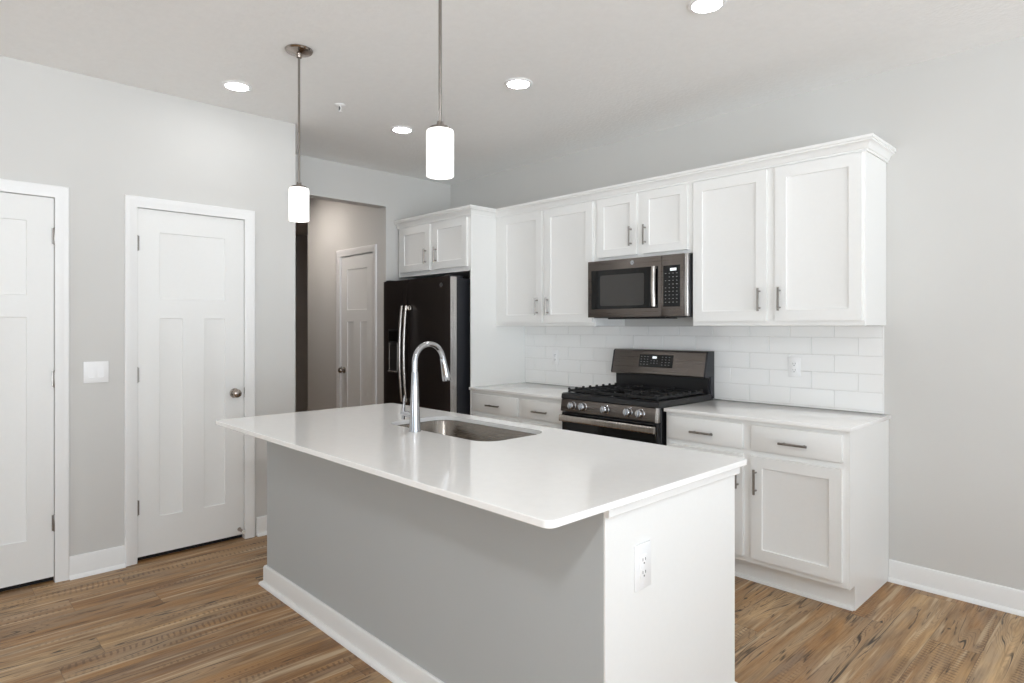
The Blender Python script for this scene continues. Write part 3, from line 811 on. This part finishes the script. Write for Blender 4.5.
# ------------------------------------------------------------------ microwave
mw = thing('microwave', 'slate over-the-range microwave with black window and bar handle', 'microwave', (1.72, -0.2, 1.425))
MX0, MX1, MZ0, MZ1, MF = 1.362, 2.111, 1.428, 1.8195, -0.405
bm = BM(); box(bm, MX0, MX1, MF + 0.034, -0.011, MZ0, MZ1 - 0.001, 0.002); obj('body', bm, 'black', mw)
MX0 = 1.337; DS = 1.930
def front_slab(bm, a, b, z0, z1):
    box(bm, a, b, MF, MF + 0.033, z0, z1, 0.003, 2)
bm = BM(); front_slab(bm, MX0, DS - 0.001, MZ0 + 0.004, MZ1 - 0.002); dm = obj('door', bm, 'slate', mw)
obj('window', B(1.368, 1.905, MF - 0.0012, MF + 0.002, 1.487, 1.752, 0.001), 'glass', dm)
bm = BM(); prism(bm, [(x, z) for x, z in rrect(1.445, 1.80, 1.508, 1.716, 0.012, 4)], 'y', MF - 0.0018, MF); obj('window_screen', bm, 'window_mesh', dm)
bm = BM(); path = [(1.886, MF - 0.022 - 0.006 * math.sin(PI * k / 12), 1.497 + 0.252 * k / 12) for k in range(13)]; tube(bm, path, 0.0155, 12, sq=1.0)
for z in (1.504, 1.742): box(bm, 1.876, 1.896, MF - 0.024, MF, z - 0.008, z + 0.008, 0.002)
obj('handle', bm, 'handle', dm)
emblem(dm, (1.708, MF - 0.0004, 1.787), 0.0155)
bm = BM(); front_slab(bm, DS + 0.001, MX1 - 0.026, MZ0 + 0.004, MZ1 - 0.002); cp = obj('control_side', bm, 'slate', mw)
obj('side_glint_strip', B(MX1 - 0.025, MX1 + 0.0, MF + 0.004, MF + 0.033, MZ0 + 0.004, MZ1 - 0.002, 0.006, 3), 'edge_steel', mw)  # reflection on the frame's side, painted as a pale strip
kp = obj('keypad', B(1.942, 2.062, MF - 0.0012, MF + 0.002, 1.493, 1.750, 0.001), 'glass', cp)
bm = BM(); box(bm, 1.992, 2.036, MF - 0.0016, MF - 0.001, 1.716, 1.732); obj('clock_display', bm, 'lit', kp)
bm = BM()
for r in range(9):
    for q in range(4):
        if r in (1, 3) and q == 0: continue
        cx_, cz_ = 1.960 + q * 0.0265, 1.700 - r * 0.0225
        w_ = 0.008 if (r + q) % 3 else 0.010
        box(bm, cx_ - w_ / 2, cx_ + w_ / 2, MF - 0.0016, MF - 0.001, cz_ - 0.0018, cz_ + 0.0018)
obj('key_print', bm, 'key', kp)
bm = BM(); box(bm, 1.50, 1.95, MF + 0.01, -0.25, MZ0 - 0.009, MZ0 + 0.0005, 0.003); obj('bottom_vent', bm, 'black', mw)

# ------------------------------------------------------------------ gas range
rg = thing('gas_range', 'slate freestanding gas range with black grates between the base cabinets', 'stove', (1.706, -0.33, 0))
GX0, GX1 = 1.331, 2.081
bm = BM(); box(bm, GX0 + 0.002, GX1 - 0.002, -0.640, -0.03, 0.03, 0.893, 0.002)
for x in (GX0 + 0.04, GX1 - 0.04):
    for y in (-0.58, -0.09): lathe(bm, [(0, 0), (0.018, 0), (0.018, 0.006), (0.01, 0.01), (0.01, 0.031), (0, 0.031)], (x, y, 0), n=12)
obj('body', bm, 'black', rg)
bm = BM(); prism(bm, [(-0.668, 0.888), (-0.676, 0.896), (-0.672, 0.922), (-0.655, 0.929), (-0.060, 0.929), (-0.060, 0.888)], 'x', GX0, GX1)
ck = obj('cooktop', bm, 'black', rg)
obj('cooktop_well', B(GX0 + 0.03, GX1 - 0.03, -0.635, -0.115, 0.9285, 0.9305, 0.0008), 'glass', ck)
# control panel leaning back, knobs
bm = BM(); prism(bm, [(-0.662, 0.806), (-0.684, 0.810), (-0.674, 0.889), (-0.655, 0.889)], 'x', GX0, GX1, 0.002, 2)
kpn = obj('control_fascia', bm, 'slate', rg)
bm = BM(); prism(bm, [(-0.650, 0.806), (-0.686, 0.806), (-0.688, 0.811), (-0.676, 0.892), (-0.650, 0.892)], 'x', GX1 - 0.016, GX1 + 0.001, 0.002, 2); obj('fascia_end', bm, 'edge_steel', kpn)
tilt = Matrix.Rotation(math.radians(-7), 4, 'X')
for kx in (1.437, 1.528, 1.705, 1.879, 1.966):
    bm = BM(); lathe(bm, [(0, -0.036), (0.020, -0.036), (0.0235, -0.032), (0.025, -0.008), (0.0285, -0.005), (0.029, 0.0), (0, 0)], (0, 0, 0), axis='y', n=24)
    box(bm, -0.0045, 0.0045, -0.044, -0.030, -0.023, 0.023, 0.0015, 2)
    xform(bm, T((kx, -0.6795, 0.850)) @ tilt); obj('knob', bm, 'chrome', rg)
# oven door, window, handle
bm = BM(); box(bm, GX0 + 0.004, GX1 - 0.004, -0.676, -0.642, 0.205, 0.800, 0.004, 2); od = obj('oven_door', bm, 'black', rg)
obj('oven_glass', B(GX0 + 0.012, GX1 - 0.012, -0.6785, -0.675, 0.225, 0.792, 0.002), 'glass', od)
obj('door_trim_strip', B(GX0 + 0.004, GX1 - 0.004, -0.6795, -0.676, 0.205, 0.300, 0.001), 'slate', od)
bm = BM(); prism(bm, [(y, z) for y, z in rrect(-0.722, -0.698, 0.746, 0.788, 0.008, 4)], 'x', GX0 + 0.018, GX1 - 0.006)
for x in (GX0 + 0.045, GX1 - 0.03): box(bm, x - 0.014, x + 0.014, -0.704, -0.676, 0.753, 0.781, 0.003)
obj('handle', bm, 'handle', od)
obj('storage_drawer', B(GX0 + 0.004, GX1 - 0.004, -0.676, -0.642, 0.045, 0.198, 0.004, 2), 'slate', rg)
# backguard
bm = BM(); prism(bm, [(-0.020, 0.893), (-0.085, 0.929), (-0.085, 1.045), (-0.020, 1.045)], 'x', GX0 + 0.010, GX1 - 0.010); obj('backguard_base', bm, 'black', rg)
bm = BM(); prism(bm, [(-0.018, 0.90), (-0.062, 0.93), (-0.066, 1.04), (-0.128, 1.036), (-0.135, 1.045), (-0.100, 1.198), (-0.088, 1.207), (-0.018, 1.207)], 'x', GX0, GX0 + 0.012)
obj('backguard_end', bm, 'body', rg)
bm = BM(); prism(bm, [(-0.018, 0.90), (-0.062, 0.93), (-0.066, 1.04), (-0.128, 1.036), (-0.135, 1.045), (-0.100, 1.198), (-0.088, 1.207), (-0.018, 1.207)], 'x', GX1 - 0.012, GX1); obj('backguard_end', bm, 'body', rg)
bm = BM(); prism(bm, [(-0.022, 1.040), (-0.132, 1.036), (-0.138, 1.045), (-0.103, 1.199), (-0.090, 1.208), (-0.022, 1.208)], 'x', GX0 + 0.0125, GX1 - 0.0125, 0.003, 2); bgp = obj('backguard_panel', bm, 'slate', rg)
ft = math.atan2(0.035, 0.154)      # lean of the front face
FM = T((0, -0.1385, 1.045)) @ Matrix.Rotation(-ft, 4, 'X')
def on_face(mk_):
    bm = BM(); mk_(bm); xform(bm, FM); return bm
clk = obj('clock_panel', on_face(lambda b_: box(b_, 1.565, 1.835, -0.0012, 0.002, 0.046, 0.134, 0.001)), 'glass', bgp)
obj('clock_display', on_face(lambda b_: box(b_, 1.672, 1.706, -0.0018, -0.001, 0.106, 0.122)), 'lit', clk)
def keys(a0, dx):
    def put(b_):
        for q in range(3):
            for r in range(4):
                mid = 1.65 < a0 < 1.7
                if mid and r > 1: continue
                z_ = 0.090 - r * 0.016 if mid else 0.118 - r * 0.018
                box(b_, a0 + q * dx - 0.005, a0 + q * dx + 0.005, -0.0018, -0.001, z_ - 0.0016, z_ + 0.0016)
    return put
for a0, dx in ((1.583, 0.026), (1.665, 0.024), (1.752, 0.027)): obj('key_print', on_face(keys(a0, dx)), 'key', clk)
# burners and grates
for bx_, by_, br in ((1.455, -0.500, 0.046), (1.455, -0.245, 0.036), (1.706, -0.372, 0.050), (1.957, -0.500, 0.040), (1.957, -0.245, 0.046)):
    bm = BM(); lathe(bm, [(0, 0.016), (br * 0.8, 0.016), (br * 0.86, 0.012), (br * 0.86, 0.009), (br, 0.008), (br, 0.0), (0, 0)], (bx_, by_, 0.9305), n=24); obj('burner', bm, 'iron', rg)
def grate(x0, x1, centres):
    bm = BM(); y0, y1 = -0.640, -0.115; zb_, zt_ = 0.936, 0.951; w = 0.011
    def bar(a, b, c, d, z0=zb_, z1=zt_): box(bm, a, b, c, d, z0, z1, 0.0015)
    bar(x0, x0 + w, y0, y1); bar(x1 - w, x1, y0, y1); bar(x0 + w, x1 - w, y0, y0 + w); bar(x0 + w, x1 - w, y1 - w, y1)
    bar(x0 + w, x1 - w, (y0 + y1) / 2 - w / 2, (y0 + y1) / 2 + w / 2)
    for (cx_, cy_) in centres:
        for s in (-1, 1):
            bar(min(cx_ + s * 0.022, (x1 - w) if s > 0 else x0 + w), max(cx_ + s * 0.022, (x1 - w) if s > 0 else x0 + w), cy_ - w / 2, cy_ + w / 2)
            bar(cx_ - w / 2, cx_ + w / 2, min(cy_ + s * 0.022, cy_ + s * 0.115), max(cy_ + s * 0.022, cy_ + s * 0.115))
    n_ = 7
    for k in range(n_ + 1):
        y = y0 + 0.006 + (y1 - y0 - 0.012) * k / n_
        for xx in (x0 + w / 2, x1 - w / 2): box(bm, xx - 0.006, xx + 0.006, y - 0.010, y + 0.010, zt_ - 0.004, zt_ + 0.011, 0.003)
    for xx in (x0 + w / 2, x1 - w / 2):
        for y in (y0 + w / 2, y1 - w / 2): box(bm, xx - 0.006, xx + 0.006, y - 0.006, y + 0.006, 0.931, zb_ + 0.002, 0.001)
    obj('grate', bm, 'iron', rg)
grate(GX0 + 0.028, 1.577, [(1.455, -0.500), (1.455, -0.245)])
grate(1.582, 1.830, [(1.706, -0.372)])
grate(1.835, GX1 - 0.028, [(1.957, -0.500), (1.957, -0.245)])

# ------------------------------------------------------------------ ceiling fittings
def pendant(label, x, y):
    t = thing('pendant_light', label, 'pendant light', (x, y, 1.895), 'pendant lights over the island')
    bm = BM(); lathe(bm, [(0, 0.0), (0.066, 0.0), (0.068, -0.004), (0.063, -0.011), (0.040, -0.016), (0.016, -0.022), (0.012, -0.040), (0.0, -0.040)], (x, y, H - 0.0005), n=36); obj('canopy', bm, 'dark_metal', t)
    bm = BM(); tube(bm, [(x, y, 2.075), (x, y, H - 0.035)], 0.0058, 10); obj('rod', bm, 'nickel', t)
    bm = BM(); lathe(bm, [(0, 2.090), (0.011, 2.090), (0.014, 2.075), (0.036, 2.069), (0.038, 2.063), (0.038, 2.0605), (0, 2.0605)], (x, y, 0), n=28); obj('cap', bm, 'nickel', t)
    bm = BM(); r = 0.0485
    lathe(bm, [(0.0, 2.060), (0.040, 2.060), (0.047, 2.057), (r, 2.050), (r, 1.899), (0.0475, 1.8965), (0.0445, 1.898), (0.0445, 2.046), (0.0, 2.050)], (x, y, 0), n=40); obj('shade', bm, 'opal', t)
pendant('pendant light farther from camera, beside the hallway opening', 1.120, -2.409)
pendant('pendant light nearer the camera, hanging in front of the kitchen corner', 2.349, -2.466)

def downlight(label, x, y, lens='led'):
    t = thing('recessed_light', label, 'ceiling light', (x, y, H), 'recessed ceiling lights')
    bm = BM(); lathe(bm, [(0.062, 0.0), (0.080, 0.0), (0.0815, -0.003), (0.078, -0.007), (0.064, -0.009), (0.061, -0.006), (0.062, 0.0)], (x, y, H - 0.0003), n=40); obj('trim_ring', bm, 'plastic', t)
    bm = BM(); lathe(bm, [(0, -0.0065), (0.0615, -0.0065), (0.0615, -0.003), (0, -0.003)], (x, y, H), n=36); obj('lens', bm, lens, t)
downlight('recessed ceiling light nearest the left wall, left of the far pendant', 0.428, -2.456)
downlight('recessed ceiling light just left of the nearer pendant shade', 0.417, -1.323)
downlight('recessed ceiling light right of the nearer pendant rod', 1.576, -1.318)
downlight('recessed ceiling light at the top edge, cut by the frame', 2.762, -1.352)
fl = thing('added_flash_lamp', 'added round ceiling lamp above the camera, standing in for bounced flash', 'ceiling light', (4.4, -4.42, H))  # added unseen lamp, in place of flash bounced off the ceiling
bm = BM(); lathe(bm, [(0, 0), (0.17, 0), (0.17, -0.022), (0.16, -0.026), (0, -0.026)], (4.4, -4.42, H - 0.0003), n=40); obj('base_plate', bm, 'nickel', fl)
bm = BM(); lathe(bm, [(0.155, -0.026), (0.158, -0.05), (0.135, -0.085), (0.08, -0.108), (0, -0.116)], (4.4, -4.42, H), n=40); obj('shade', bm, 'lamp', fl)
sp_ = thing('fire_sprinkler', 'small white fire sprinkler head on the ceiling', 'sprinkler', (0.553, -1.875, H))
bm = BM(); lathe(bm, [(0, 0), (0.034, 0), (0.034, -0.003), (0.020, -0.010), (0, -0.010)], (0.553, -1.875, H - 0.0003), n=24); obj('escutcheon', bm, 'plastic', sp_)
bm = BM(); tube(bm, [(0.553, -1.875, H - 0.010), (0.553, -1.875, H - 0.034)], 0.007, 10); obj('bulb', bm, 'slot', sp_)
bm = BM()
for s in (-1, 1): tube(bm, [(0.553 + s * 0.007, -1.875, H - 0.010), (0.553 + s * 0.014, -1.875, H - 0.024), (0.553, -1.875, H - 0.040)], 0.003, 8)
lathe(bm, [(0, -0.046), (0.016, -0.045), (0.016, -0.042), (0, -0.041)], (0.553, -1.875, H), n=16); obj('deflector', bm, 'plastic', sp_)
# hallway ceiling light, out of sight through the opening
downlight('recessed light on the hallway ceiling beyond the opening', -1.75, -1.38, 'led_hall')
